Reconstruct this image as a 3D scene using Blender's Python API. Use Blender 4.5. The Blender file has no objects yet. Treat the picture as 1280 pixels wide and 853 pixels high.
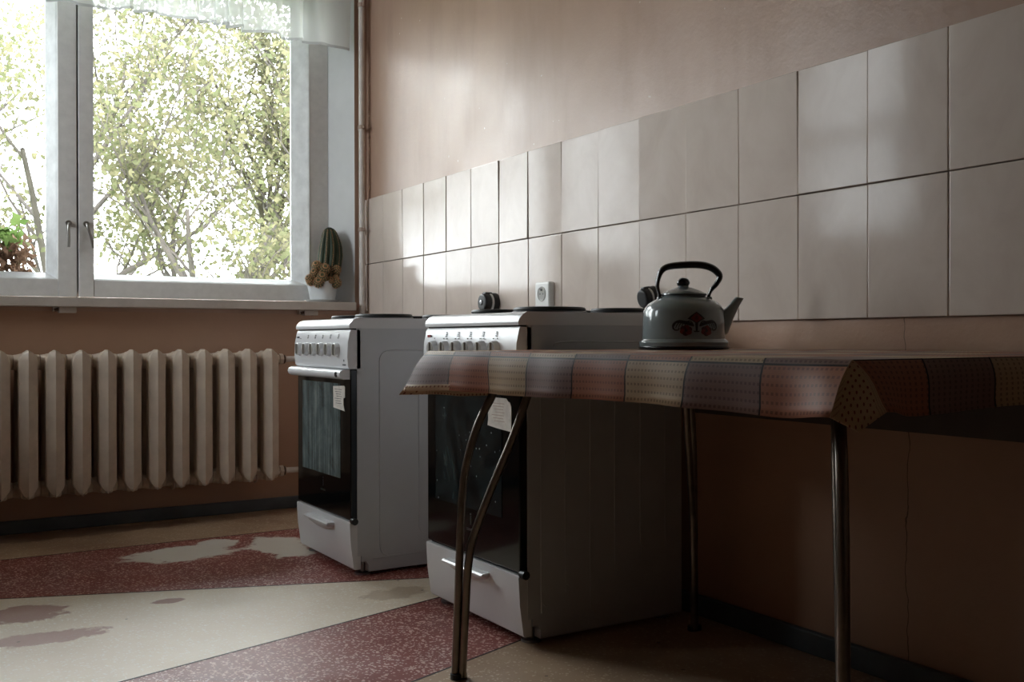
import bpy, bmesh, math, random
import numpy as np
from mathutils import Vector, Matrix, noise as mnoise

R = math.radians
rnd = random.Random(7)
S = bpy.context.scene
COL = S.collection

# ------------------------------------------------------------------ camera
YAW, PITCH, ROLL, FPX = 0.5545, -0.0026, -0.0021, 1238.4
f_ = Vector((math.sin(YAW) * math.cos(PITCH), math.cos(YAW) * math.cos(PITCH), math.sin(PITCH)))
r_ = Vector((math.cos(YAW), -math.sin(YAW), 0))
u_ = r_.cross(f_)
r2 = r_ * math.cos(ROLL) + u_ * math.sin(ROLL)
u2 = -r_ * math.sin(ROLL) + u_ * math.cos(ROLL)
cam_d = bpy.data.cameras.new('camera')
cam_d.sensor_width = 36.0
cam_d.lens = FPX / 1280 * 36.0
cam_d.clip_start = 0.02
cam = bpy.data.objects.new('camera', cam_d)
M = Matrix((r2, u2, -f_)).transposed().to_4x4()
M.translation = Vector((-1.868, -4.3043, 0.757))
cam.matrix_world = M
COL.objects.link(cam)
S.camera = cam

# ------------------------------------------------------------------ sky, daylight, exposure
world = bpy.data.worlds.new('overcast_sky')
S.world = world
world.use_nodes = True
wn = world.node_tree
wn.nodes.clear()
w_out = wn.nodes.new('ShaderNodeOutputWorld')
w_bg = wn.nodes.new('ShaderNodeBackground')
w_bg.inputs['Strength'].default_value = 24.0
w_tc = wn.nodes.new('ShaderNodeTexCoord')
w_sep = wn.nodes.new('ShaderNodeSeparateXYZ')
w_ramp = wn.nodes.new('ShaderNodeValToRGB')          # overcast sky: brighter towards the zenith
w_ramp.color_ramp.elements[0].position = 0.0
w_ramp.color_ramp.elements[0].color = (0.56, 0.59, 0.62, 1)
w_ramp.color_ramp.elements[1].position = 0.9
w_ramp.color_ramp.elements[1].color = (0.92, 0.96, 1.0, 1)
wn.links.new(w_tc.outputs['Generated'], w_sep.inputs[0])
wn.links.new(w_sep.outputs['Z'], w_ramp.inputs[0])
wn.links.new(w_ramp.outputs[0], w_bg.inputs['Color'])
wn.links.new(w_bg.outputs[0], w_out.inputs[0])

S.view_settings.view_transform = 'Standard'
S.view_settings.look = 'None'
S.view_settings.gamma = 1
S.view_settings.exposure = 0.0
S.view_settings.use_curve_mapping = False
S.cycles.use_denoising = True
S.cycles.max_bounces = 10
S.cycles.diffuse_bounces = 6
S.cycles.transparent_max_bounces = 24


def portal(name, size, loc, rot):
    d = bpy.data.lights.new(name, 'AREA')
    d.shape = 'RECTANGLE'
    d.size, d.size_y = size
    d.cycles.is_portal = True
    o = bpy.data.objects.new(name, d)
    o.location = loc
    o.rotation_euler = rot
    COL.objects.link(o)


XL, YN, ZC = -2.85, -7.5, 2.85                   # left wall, near wall, ceiling
LY0, LY1, LZ0, LZ1 = -.90, -.20, 1.35, 2.6        # narrow high window in the left wall
portal('window_daylight_portal', (2.19, 1.52), (-1.235, .36, 1.69), (R(-90), 0, 0))
portal('left_daylight_portal', (LY1 - LY0, LZ1 - LZ0), (XL - .22, (LY0 + LY1) / 2, (LZ0 + LZ1) / 2), (R(90), 0, R(-90)))


# ------------------------------------------------------------------ materials
class NT:
    def __init__(s, name):
        s.m = bpy.data.materials.new(name)
        s.m.use_nodes = True
        s.t = s.m.node_tree
        s.n = s.t.nodes
        s.b = s.n['Principled BSDF']
        s._oc = None

    def link(s, a, b):
        s.t.links.new(a, b)

    def set(s, k, v):
        if k in s.b.inputs:
            if hasattr(v, 'is_linked'):
                s.link(v, s.b.inputs[k])
            else:
                s.b.inputs[k].default_value = v

    def obj(s):
        if s._oc is None:
            s._oc = s.n.new('ShaderNodeTexCoord')
        return s._oc.outputs['Object']

    def uv(s):
        s.obj()
        return s._oc.outputs['UV']

    def mapping(s, scale=(1, 1, 1), loc=(0, 0, 0), src=None):
        n = s.n.new('ShaderNodeMapping')
        n.inputs['Scale'].default_value = scale
        n.inputs['Location'].default_value = loc
        s.link(src or s.obj(), n.inputs[0])
        return n.outputs[0]

    def noise(s, scale, detail=3, rough=.55, vec=None, col=False, dist=0):
        n = s.n.new('ShaderNodeTexNoise')
        n.inputs['Scale'].default_value = scale
        n.inputs['Detail'].default_value = detail
        n.inputs['Roughness'].default_value = rough
        n.inputs['Distortion'].default_value = dist
        s.link(vec or s.obj(), n.inputs['Vector'])
        return n.outputs['Color' if col else 'Fac']

    def voronoi(s, scale, feature='F1', vec=None, out='Distance', rnd_=1):
        n = s.n.new('ShaderNodeTexVoronoi')
        n.feature = feature
        n.inputs['Scale'].default_value = scale
        n.inputs['Randomness'].default_value = rnd_
        s.link(vec or s.obj(), n.inputs['Vector'])
        return n.outputs[out]

    def math(s, op, a, b=None, c=None, clamp=False):
        n = s.n.new('ShaderNodeMath')
        n.operation = op
        n.use_clamp = clamp
        for k, v in enumerate((a, b, c)):
            if v is None:
                continue
            if hasattr(v, 'is_linked'):
                s.link(v, n.inputs[k])
            else:
                n.inputs[k].default_value = v
        return n.outputs[0]

    def vmath(s, op, a, b=None, out=0):
        n = s.n.new('ShaderNodeVectorMath')
        n.operation = op
        for k, v in enumerate((a, b)):
            if v is None:
                continue
            if hasattr(v, 'is_linked'):
                s.link(v, n.inputs[k])
            else:
                n.inputs[k].default_value = v
        return n.outputs[out]

    def sep(s, v):
        n = s.n.new('ShaderNodeSeparateXYZ')
        s.link(v, n.inputs[0])
        return n.outputs

    def ramp(s, fac, stops, interp='LINEAR'):
        n = s.n.new('ShaderNodeValToRGB')
        n.color_ramp.interpolation = interp
        e = n.color_ramp.elements
        while len(e) < len(stops):
            e.new(0.5)
        for k, (p, c) in enumerate(stops):
            e[k].position = p
            e[k].color = (*c, 1) if not isinstance(c, (int, float)) else (c, c, c, 1)
        s.link(fac, n.inputs[0])
        return n.outputs[0]

    def mix(s, fac, a, b, mode='MIX'):
        n = s.n.new('ShaderNodeMix')
        n.data_type = 'RGBA'
        n.blend_type = mode
        for k, v in ((0, fac), (6, a), (7, b)):
            if hasattr(v, 'is_linked'):
                s.link(v, n.inputs[k])
            elif k == 0:
                n.inputs[0].default_value = v
            else:
                n.inputs[k].default_value = (*v, 1)
        return n.outputs[2]

    def bump(s, h, strength=.3, dist=.002):
        n = s.n.new('ShaderNodeBump')
        n.inputs['Strength'].default_value = strength
        n.inputs['Distance'].default_value = dist
        s.link(h, n.inputs['Height'])
        s.link(n.outputs[0], s.b.inputs['Normal'])
        return n

    def smooth(s, v, a, b):
        n = s.n.new('ShaderNodeMapRange')
        n.interpolation_type = 'SMOOTHSTEP'
        n.inputs[1].default_value, n.inputs[2].default_value = a, b
        s.link(v, n.inputs[0])
        return n.outputs[0]


def srgb(r, g, b):
    def c(x):
        x /= 255
        return x / 12.92 if x <= .04045 else ((x + .055) / 1.055) ** 2.4
    return (c(r), c(g), c(b))


def simple(name, col, rough=.5, metal=0, var=0.0, vscale=8, bump=0, bscale=60, spec=.5, coat=0):
    t = NT(name)
    t.set('Roughness', rough)
    t.set('Metallic', metal)
    t.set('Specular IOR Level', spec)
    t.set('Coat Weight', coat)
    if var:
        lo = tuple(c * (1 - var) for c in col)
        hi = tuple(min(1, c * (1 + var * .5)) for c in col)
        t.set('Base Color', t.ramp(t.noise(vscale, 5, .6), [(.3, lo), (.65, hi)]))
    else:
        t.set('Base Color', (*col, 1))
    if bump:
        t.bump(t.noise(bscale, 3), bump)
    return t.m


def make_wall_mat():
    t = NT('oil_painted_plaster')
    big = t.noise(1.3, 5, .6)
    streak = t.noise(4, 4, .6, t.mapping((1.2, 1.2, .25)))
    c = t.ramp(big, [(.3, srgb(172, 141, 123)), (.7, srgb(188, 158, 139))])
    c = t.mix(t.math('MULTIPLY', t.smooth(streak, .42, .72), .5), c, srgb(156, 124, 104))
    v = t.voronoi(16, vec=t.vmath('ADD', t.obj(), t.vmath('MULTIPLY', t.noise(30, 2, col=True), (.03, .03, .03))))
    patch = t.smooth(t.noise(1.1, 2, vec=t.mapping(loc=(3, 1.2, 0))), .52, .62)
    chips = t.math('MULTIPLY', t.math('LESS_THAN', v, .055), patch)
    c = t.mix(t.math('MULTIPLY', chips, .75), c, srgb(225, 218, 210))
    low = t.math('LESS_THAN', t.sep(t.obj())[2], .87)
    c = t.mix(low, c, t.ramp(big, [(.3, srgb(174, 140, 117)), (.7, srgb(192, 155, 131))]))
    # hairline crack down the tiled wall near the table
    xyz = t.sep(t.obj())
    wob = t.math('MULTIPLY', t.math('SUBTRACT', t.noise(7, 4), .5), .05)
    d = t.math('ABSOLUTE', t.math('ADD', t.math('ADD', xyz[1], 2.921), wob))
    crack = t.math('MULTIPLY', t.math('LESS_THAN', d, .0011), t.math('LESS_THAN', xyz[2], .80))
    c = t.mix(t.math('MULTIPLY', crack, .8), c, srgb(70, 52, 42))
    t.set('Base Color', c)
    t.set('Roughness', t.ramp(t.noise(3, 4), [(.3, .28), (.7, .42)]))
    t.set('Specular IOR Level', .5)
    h = t.math('ADD', t.noise(9, 5, .6), t.math('MULTIPLY', t.noise(90, 2), .15))
    t.bump(h, .35, .006)
    return t.m


def stain(t, cx, cy, rx, ry, edge=.13, nz=.75, nscale=11):
    p = t.sep(t.obj())
    n = t.noise(nscale, 5, .65)
    dx = t.math('DIVIDE', t.math('SUBTRACT', p[0], cx), rx)
    dy = t.math('DIVIDE', t.math('SUBTRACT', p[1], cy), ry)
    d = t.math('SQRT', t.math('ADD', t.math('MULTIPLY', dx, dx), t.math('MULTIPLY', dy, dy)))
    d = t.math('ADD', d, t.math('MULTIPLY', t.math('SUBTRACT', n, .5), nz * 2.5))
    return t.smooth(d, 1 + edge, 1 - edge)


def make_terrazzo(name, base, dark, chip, density, marks):
    t = NT(name)
    c = t.ramp(t.noise(2.2, 5, .6), [(.3, dark), (.7, base)])
    warp = t.vmath('ADD', t.obj(), t.vmath('MULTIPLY', t.noise(70, 2, col=True), (.009, .009, .009)))
    v = t.n.new('ShaderNodeTexVoronoi')
    v.inputs['Scale'].default_value = 140
    t.link(warp, v.inputs['Vector'])
    pick = t.sep(v.outputs['Color'])[0]
    size = t.math('MULTIPLY', t.sep(v.outputs['Color'])[1], .62)
    chips = t.math('MULTIPLY', t.math('LESS_THAN', v.outputs['Distance'], size), t.math('LESS_THAN', pick, density))
    c = t.mix(t.math('MULTIPLY', chips, .85), c, chip)
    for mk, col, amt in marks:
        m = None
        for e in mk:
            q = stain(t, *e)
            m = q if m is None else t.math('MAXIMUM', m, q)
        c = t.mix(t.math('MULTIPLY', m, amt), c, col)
    # small dark pits
    pv = t.n.new('ShaderNodeTexVoronoi')
    pv.inputs['Scale'].default_value = 11
    t.link(warp, pv.inputs['Vector'])
    pits = t.math('MULTIPLY', t.math('LESS_THAN', pv.outputs['Distance'], .055), t.math('LESS_THAN', t.sep(pv.outputs['Color'])[0], .3))
    c = t.mix(t.math('MULTIPLY', pits, .7), c, srgb(60, 45, 40))
    t.set('Base Color', c)
    t.set('Roughness', t.ramp(t.noise(5, 4), [(.3, .32), (.7, .55)]))
    t.bump(t.noise(40, 3), .08)
    return t.m


def make_tile_mat():
    t = NT('glazed_tile')
    oi = t.n.new('ShaderNodeObjectInfo')
    wp = t.vmath('ADD', t.obj(), t.vmath('MULTIPLY', oi.outputs['Location'], (3.7, 3.7, 3.7)))
    vein = t.noise(6, 6, .66, t.mapping((1, 1.3, 1), src=wp), dist=.5)
    c = t.ramp(vein, [(.3, srgb(207, 192, 182)), (.52, srgb(214, 200, 190)), (.75, srgb(219, 206, 197))])
    t.set('Base Color', c)
    t.set('Roughness', .11)
    t.set('Specular IOR Level', .14)
    h = t.math('ADD', t.noise(9, 2, vec=wp), t.math('MULTIPLY', t.noise(170, 2, vec=wp), .12))
    t.bump(h, .16, .004)
    return t.m


def make_cloth():
    t = NT('checked_oilcloth')
    p = t.sep(t.uv())
    u, v = p[0], p[1]
    i = t.math('FLOOR', t.math('DIVIDE', u, .15))
    j = t.math('FLOOR', t.math('DIVIDE', v, .15))
    k = t.math('FLOORED_MODULO', t.math('ADD', t.math('ADD', i, j), 30), 3)
    c = t.ramp(t.math('DIVIDE', t.math('ADD', k, .5), 3), [(0, srgb(168, 112, 90)), (.333, srgb(186, 162, 132)), (.667, srgb(134, 108, 104))], 'CONSTANT')
    fu = t.math('FRACT', t.math('DIVIDE', u, .0085))
    fv = t.math('FRACT', t.math('DIVIDE', v, .0128))
    du = t.math('ABSOLUTE', t.math('SUBTRACT', fu, .5))
    dv = t.math('ABSOLUTE', t.math('SUBTRACT', fv, .5))
    dash = t.math('MULTIPLY', t.math('LESS_THAN', du, .27), t.math('LESS_THAN', dv, .17))
    c = t.mix(t.math('MULTIPLY', dash, .55), c, srgb(74, 52, 46))
    lu = t.math('ABSOLUTE', t.math('SUBTRACT', t.math('FRACT', t.math('ADD', t.math('DIVIDE', u, .15), .5)), .5))
    lv = t.math('ABSOLUTE', t.math('SUBTRACT', t.math('FRACT', t.math('ADD', t.math('DIVIDE', v, .15), .5)), .5))
    line = t.math('LESS_THAN', t.math('MINIMUM', lu, lv), .012)
    c = t.mix(line, c, srgb(34, 26, 26))
    t.set('Base Color', c)
    t.set('Roughness', .5)
    t.set('Specular IOR Level', .2)
    t.bump(t.math('ADD', t.math('MULTIPLY', dash, -.6), t.noise(30, 3, vec=t.uv())), .25, .0015)
    return t.m


def make_cloth_back():
    t = NT('dotted_beige_oilcloth')
    p = t.sep(t.uv())
    fu = t.math('SUBTRACT', t.math('FRACT', t.math('DIVIDE', p[0], .0105)), .5)
    fv = t.math('SUBTRACT', t.math('FRACT', t.math('DIVIDE', p[1], .0105)), .5)
    d = t.math('SQRT', t.math('ADD', t.math('MULTIPLY', fu, fu), t.math('MULTIPLY', fv, fv)))
    c = t.mix(t.math('LESS_THAN', d, .2), srgb(206, 180, 148), srgb(128, 66, 50))
    t.set('Base Color', c)
    t.set('Roughness', .4)
    return t.m


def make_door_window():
    t = NT('greasy_reflection_oven_window')
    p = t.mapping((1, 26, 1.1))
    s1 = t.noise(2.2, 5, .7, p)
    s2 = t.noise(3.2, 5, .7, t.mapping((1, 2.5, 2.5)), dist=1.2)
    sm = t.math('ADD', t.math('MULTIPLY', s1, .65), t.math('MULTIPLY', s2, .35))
    c = t.ramp(sm, [(.34, srgb(40, 48, 50)), (.5, srgb(84, 98, 100)), (.68, srgb(136, 150, 150))])  # grease film plus pale window-light reflection, both painted into the base colour
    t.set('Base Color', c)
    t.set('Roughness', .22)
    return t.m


def make_door_window_dark():
    t = NT('smeared_dark_oven_window')
    sm = t.noise(3.0, 6, .7, t.mapping((1, 2.2, 1.2)), dist=2.0)
    c = t.ramp(sm, [(.42, srgb(14, 18, 20)), (.62, srgb(38, 48, 50)), (.75, srgb(76, 88, 88))])
    sp = t.voronoi(38)
    c = t.mix(t.math('LESS_THAN', sp, .09), c, srgb(140, 146, 146))
    t.set('Base Color', c)
    t.set('Roughness', .2)
    return t.m


def make_glass():
    t = NT('window_glass')
    t.n.remove(t.b)
    tr = t.n.new('ShaderNodeBsdfTransparent')
    tr.inputs[0].default_value = (.97, .98, .97, 1)
    gl = t.n.new('ShaderNodeBsdfGlossy')
    gl.inputs['Roughness'].default_value = .02
    fr = t.n.new('ShaderNodeFresnel')
    mx = t.n.new('ShaderNodeMixShader')
    t.link(fr.outputs[0], mx.inputs[0])
    t.link(tr.outputs[0], mx.inputs[1])
    t.link(gl.outputs[0], mx.inputs[2])
    t.link(mx.outputs[0], t.n['Material Output'].inputs[0])
    return t.m


def make_sheer(name, opacity, col):
    t = NT(name)
    t.n.remove(t.b)
    tr = t.n.new('ShaderNodeBsdfTransparent')
    df = t.n.new('ShaderNodeBsdfDiffuse')
    df.inputs[0].default_value = (*col, 1)
    tl = t.n.new('ShaderNodeBsdfTranslucent')
    tl.inputs[0].default_value = (*col, 1)
    m1 = t.n.new('ShaderNodeMixShader')
    m1.inputs[0].default_value = .38
    t.link(df.outputs[0], m1.inputs[1])
    t.link(tl.outputs[0], m1.inputs[2])
    m2 = t.n.new('ShaderNodeMixShader')
    m2.inputs[0].default_value = opacity
    t.link(tr.outputs[0], m2.inputs[1])
    t.link(m1.outputs[0], m2.inputs[2])
    t.link(m2.outputs[0], t.n['Material Output'].inputs[0])
    return t.m


def make_leaf(name, a, b, trans=.55):
    t = NT(name)
    t.n.remove(t.b)
    c = t.ramp(t.noise(3, 3), [(.35, a), (.65, b)])
    df = t.n.new('ShaderNodeBsdfDiffuse')
    tl = t.n.new('ShaderNodeBsdfTranslucent')
    t.link(c, df.inputs[0])
    t.link(c, tl.inputs[0])
    m1 = t.n.new('ShaderNodeMixShader')
    m1.inputs[0].default_value = trans
    t.link(df.outputs[0], m1.inputs[1])
    t.link(tl.outputs[0], m1.inputs[2])
    t.link(m1.outputs[0], t.n['Material Output'].inputs[0])
    return t.m


M_WALL = make_wall_mat()
M_DADO = simple('dull_brown_oil_paint', srgb(128, 106, 92), .5, var=.1)
M_CEIL = simple('ceiling_whitewash', srgb(205, 198, 190), .8, var=.08)
M_REVEAL = simple('white_reveal_paint', srgb(222, 224, 226), .5, var=.06, vscale=5, bump=.15, bscale=25)
M_BASE = simple('grey_blue_skirting_paint', srgb(84, 92, 98), .42, var=.25, vscale=9, bump=.2)
M_WIN = simple('old_white_window_paint', srgb(232, 234, 236), .42, var=.16, vscale=14, bump=.2, bscale=40)
M_WINFR = simple('grey_white_window_paint', srgb(224, 223, 222), .45, var=.07, vscale=30, bump=.25, bscale=40)
M_SILL = simple('cream_sill_paint', srgb(205, 196, 188), .45, var=.14, vscale=7, bump=.2)
M_GAP = simple('dark_joint', srgb(36, 34, 33), .8)
M_RAD = simple('cream_radiator_enamel', srgb(206, 190, 174), .38, var=.12, vscale=16, bump=.3, bscale=70)
M_RUST = simple('rusty_iron', srgb(86, 62, 48), .7, var=.4, vscale=30)
M_PIPE = simple('painted_pipe', srgb(226, 218, 212), .45, var=.15, vscale=12)
M_CLIP = simple('clip_paint', srgb(176, 152, 138), .5, var=.2)
M_GROUT = simple('tile_grout', srgb(150, 136, 126), .85, var=.2, vscale=30)
M_TILE = make_tile_mat()
BEIGE_MARKS = [([(-1.57, -1.28, .10, .09), (-1.56, -1.545, .13, .055), (-1.21, -1.35, .045, .028)], srgb(150, 92, 76), .8),
               ([(-.62, -1.62, .10, .06)], srgb(168, 140, 112), .5)]
WHITE_MARKS = [([(-1.02, -.72, .18, .125), (-.87, -.62, .08, .08), (-.68, -.78, .10, .20)], srgb(226, 219, 208), .95)]
M_TERR_B = make_terrazzo('beige_terrazzo', srgb(240, 228, 208), srgb(226, 210, 188), srgb(246, 240, 228), .5, BEIGE_MARKS)
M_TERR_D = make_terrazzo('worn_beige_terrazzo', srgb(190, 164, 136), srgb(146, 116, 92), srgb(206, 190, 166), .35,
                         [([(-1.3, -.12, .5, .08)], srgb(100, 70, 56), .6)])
M_TERR_R = make_terrazzo('red_terrazzo', srgb(148, 70, 62), srgb(122, 54, 47), srgb(226, 196, 184), .85, WHITE_MARKS)
M_STRIP = simple('divider_strip_dark', srgb(46, 38, 36), .6)
M_ENAMEL = simple('white_stove_enamel', srgb(222, 223, 226), .22, var=.03, vscale=6)
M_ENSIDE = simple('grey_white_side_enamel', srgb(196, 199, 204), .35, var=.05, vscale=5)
M_KNOB = simple('grey_knob_plastic', srgb(150, 146, 140), .45)
M_BLACKGL = simple('black_oven_glass', srgb(12, 13, 14), .08)
M_BLACK = simple('black_plastic', srgb(20, 20, 21), .4)
M_HOT = simple('black_cast_iron', srgb(22, 22, 23), .5, bump=.1)
M_STEEL = simple('worn_steel_rim', srgb(150, 150, 152), .3, metal=1)
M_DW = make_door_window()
M_DWD = make_door_window_dark()
M_PAPER = simple('old_paper_label', srgb(216, 210, 202), .7, var=.18, vscale=40)
M_INK = simple('printed_ink', srgb(52, 52, 56), .6)
M_REDINK = simple('red_printed_ink', srgb(150, 30, 34), .6)
M_CLOTH = make_cloth()
M_BACK = make_cloth_back()
M_WOOD = simple('dark_table_board', srgb(84, 74, 70), .6, var=.2, vscale=6)
M_CHROME = simple('tarnished_chrome_tube', srgb(132, 124, 116), .28, metal=1, var=.25, vscale=20)
M_KET = simple('grey_kettle_enamel', srgb(132, 142, 144), .16, var=.04, vscale=6, coat=.3)
M_KBLK = simple('black_kettle_enamel', srgb(22, 20, 20), .25)
M_WHITEP = simple('white_plastic', srgb(224, 223, 220), .35)
M_POT = simple('white_glazed_pot', srgb(222, 226, 230), .25, var=.06, vscale=9)
M_SOIL = simple('dry_soil', srgb(70, 54, 42), .95, var=.3, vscale=60)
M_CACT = simple('dark_cactus_skin', srgb(46, 60, 40), .6, var=.3, vscale=30)
M_PUP = simple('cactus_offset_skin', srgb(92, 96, 66), .6, var=.35, vscale=50)
M_SPINE = simple('tan_cactus_spines', srgb(206, 158, 116), .7, var=.2, vscale=60)
M_HANDLE = simple('worn_nickel_handle', srgb(178, 176, 172), .3, metal=.9)
M_GLASS = make_glass()
M_SHEER = make_sheer('sheer_white_voile', .83, (.86, .87, .88))
M_HEM = make_sheer('doubled_voile_hem', .96, (.52, .52, .54))
M_BARK = simple('grey_brown_bark', srgb(64, 58, 53), .85, var=.3, vscale=6)
M_LEAF1 = make_leaf('spring_leaf_yellow', srgb(94, 92, 70), srgb(114, 110, 86))
M_LEAF2 = make_leaf('spring_leaf_green', srgb(80, 84, 60), srgb(102, 102, 78))
M_LEAF3 = make_leaf('fresh_green_leaf', srgb(52, 80, 32), srgb(94, 108, 64))
M_DRY = make_leaf('dry_brown_leaf', srgb(76, 52, 38), srgb(112, 92, 78), .25)
M_GRASS = simple('garden_grass', srgb(96, 112, 62), .9, var=.3, vscale=2)
M_CONC = simple('grey_concrete', srgb(170, 166, 160), .85, var=.15)


# ------------------------------------------------------------------ mesh helpers
def obj(name, bm_or_me, mats, parent=None, smooth=None, loc=None):
    if isinstance(bm_or_me, bmesh.types.BMesh):
        me = bpy.data.meshes.new(name)
        bmesh.ops.recalc_face_normals(bm_or_me, faces=bm_or_me.faces)
        bm_or_me.to_mesh(me)
        bm_or_me.free()
    else:
        me = bm_or_me
    for m in (mats if isinstance(mats, (list, tuple)) else [mats]):
        me.materials.append(m)
    if smooth is not None:
        me.shade_smooth()
        if smooth < 180:
            me.set_sharp_from_angle(angle=R(smooth))
    o = bpy.data.objects.new(name, me)
    if smooth is not None and smooth < 180:
        wnm = o.modifiers.new('weighted_normals', 'WEIGHTED_NORMAL')
        wnm.keep_sharp = True
    COL.objects.link(o)
    if parent is not None:
        o.parent = parent
    if loc is not None:
        o.location = loc
    return o


def tag(o, label=None, cat=None, group=None, kind=None):
    if label:
        o['label'] = label
    if cat:
        o['category'] = cat
    if group:
        o['group'] = group
    if kind:
        o['kind'] = kind
    return o


def empty(name, loc=(0, 0, 0), rz=0):
    o = bpy.data.objects.new(name, None)
    o.empty_display_size = .1
    o.location = loc
    o.rotation_euler = (0, 0, rz)
    COL.objects.link(o)
    return o


def add_box(bm, x0, x1, y0, y1, z0, z1, bev=0, seg=2, mi=0):
    n0 = len(bm.verts)
    vs = [bm.verts.new((x, y, z)) for x in (x0, x1) for y in (y0, y1) for z in (z0, z1)]
    fs = [bm.faces.new([vs[i] for i in q]) for q in ((0, 1, 3, 2), (4, 6, 7, 5), (0, 4, 5, 1), (2, 3, 7, 6), (0, 2, 6, 4), (1, 5, 7, 3))]
    for f in fs:
        f.material_index = mi
    bmesh.ops.recalc_face_normals(bm, faces=fs)
    if bev:
        es = list({e for f in fs for e in f.edges})
        r = bmesh.ops.bevel(bm, geom=es, offset=bev, segments=seg, profile=.5, affect='EDGES')
        for f in r['faces']:
            f.material_index = mi
    return bm


def box(x0, x1, y0, y1, z0, z1, bev=0, seg=2):
    return add_box(bmesh.new(), x0, x1, y0, y1, z0, z1, bev, seg)


def add_prism(bm, pts, axis, a, b, mi=0):
    """extrude a 2-D outline; axis 'x': pts=(y,z), 'y': pts=(x,z), 'z': pts=(x,y)"""
    def P(p, t):
        return {'x': (t, p[0], p[1]), 'y': (p[0], t, p[1]), 'z': (p[0], p[1], t)}[axis]
    v0 = [bm.verts.new(P(p, a)) for p in pts]
    v1 = [bm.verts.new(P(p, b)) for p in pts]
    n = len(pts)
    fs = [bm.faces.new(v0), bm.faces.new(v1[::-1])]
    for i in range(n):
        fs.append(bm.faces.new((v0[i], v1[i], v1[(i + 1) % n], v0[(i + 1) % n])))
    for f in fs:
        f.material_index = mi
    return fs


def prism(pts, axis, a, b):
    bm = bmesh.new()
    add_prism(bm, pts, axis, a, b)
    return bm


def add_lathe(bm, prof, n=32, c=(0, 0, 0), axis='z', cap0=True, cap1=True, mi=0, ang0=0):
    rings = []
    for r, h in prof:
        ring = []
        for k in range(n):
            a = 2 * math.pi * k / n + ang0
            x, y = r * math.cos(a), r * math.sin(a)
            p = {'z': (x, y, h), 'x': (h, x, y), 'y': (x, h, y)}[axis]
            ring.append(bm.verts.new((p[0] + c[0], p[1] + c[1], p[2] + c[2])))
        rings.append(ring)
    fs = []
    for a, b in zip(rings, rings[1:]):
        for k in range(n):
            fs.append(bm.faces.new((a[k], a[(k + 1) % n], b[(k + 1) % n], b[k])))
    if cap0:
        fs.append(bm.faces.new(rings[0][::-1]))
    if cap1:
        fs.append(bm.faces.new(rings[-1]))
    for f in fs:
        f.material_index = mi
    return bm


def lathe(prof, n=32, **k):
    return add_lathe(bmesh.new(), prof, n, **k)


def add_tube(bm, path, rad, n=10, caps=True, mi=0, flat=None):
    """tube along a polyline; rad scalar or list; flat=(side_scale, up_scale, side_vector) gives a band"""
    P = [Vector(p) for p in path]
    rr = rad if isinstance(rad, (list, tuple)) else [rad] * len(P)
    rings = []
    prev = None
    for i, p in enumerate(P):
        t = (P[min(i + 1, len(P) - 1)] - P[max(i - 1, 0)]).normalized()
        if flat:
            s = Vector(flat[2])
            s = (s - t * s.dot(t)).normalized()
        elif prev is None:
            s = t.orthogonal().normalized()
        else:
            s = (prev - t * prev.dot(t)).normalized()
        prev = s
        w = t.cross(s)
        a_, b_ = (flat[0], flat[1]) if flat else (1, 1)
        rings.append([bm.verts.new(p + (s * math.cos(2 * math.pi * k / n) * a_ + w * math.sin(2 * math.pi * k / n) * b_) * rr[i]) for k in range(n)])
    fs = []
    for a, b in zip(rings, rings[1:]):
        for k in range(n):
            fs.append(bm.faces.new((a[k], a[(k + 1) % n], b[(k + 1) % n], b[k])))
    if caps:
        fs.append(bm.faces.new(rings[0][::-1]))
        fs.append(bm.faces.new(rings[-1]))
    for f in fs:
        f.material_index = mi
    return bm


def tube(path, rad, n=10, **k):
    return add_tube(bmesh.new(), path, rad, n, **k)


def spline(pts, m=6):
    """Catmull-Rom through points"""
    P = [Vector(p) for p in pts]
    out = []
    for i in range(len(P) - 1):
        p0, p1, p2, p3 = P[max(i - 1, 0)], P[i], P[i + 1], P[min(i + 2, len(P) - 1)]
        for k in range(m):
            t = k / m
            out.append(.5 * ((2 * p1) + (p2 - p0) * t + (2 * p0 - 5 * p1 + 4 * p2 - p3) * t * t + (3 * p1 - p0 - 3 * p2 + p3) * t ** 3))
    out.append(P[-1])
    return out


def struct(name, bm, mats, smooth=None, parent=None):
    o = obj(name, bm, mats, parent, smooth)
    if parent is None:
        o['kind'] = 'structure'
    return o


def copy_tree(o, parent=None):
    c = o.copy()
    COL.objects.link(c)
    if parent is not None:
        c.parent = parent
    for ch in list(o.children):
        copy_tree(ch, c)
    return c


# ------------------------------------------------------------------ room shell
floor = struct('floor', box(XL - .2, .2, YN - .2, .36, -.14, -.012), M_STRIP)


def slab(pts, m):
    obj('terrazzo_panel', prism(pts, 'z', -.012, 0), m, floor)


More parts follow.
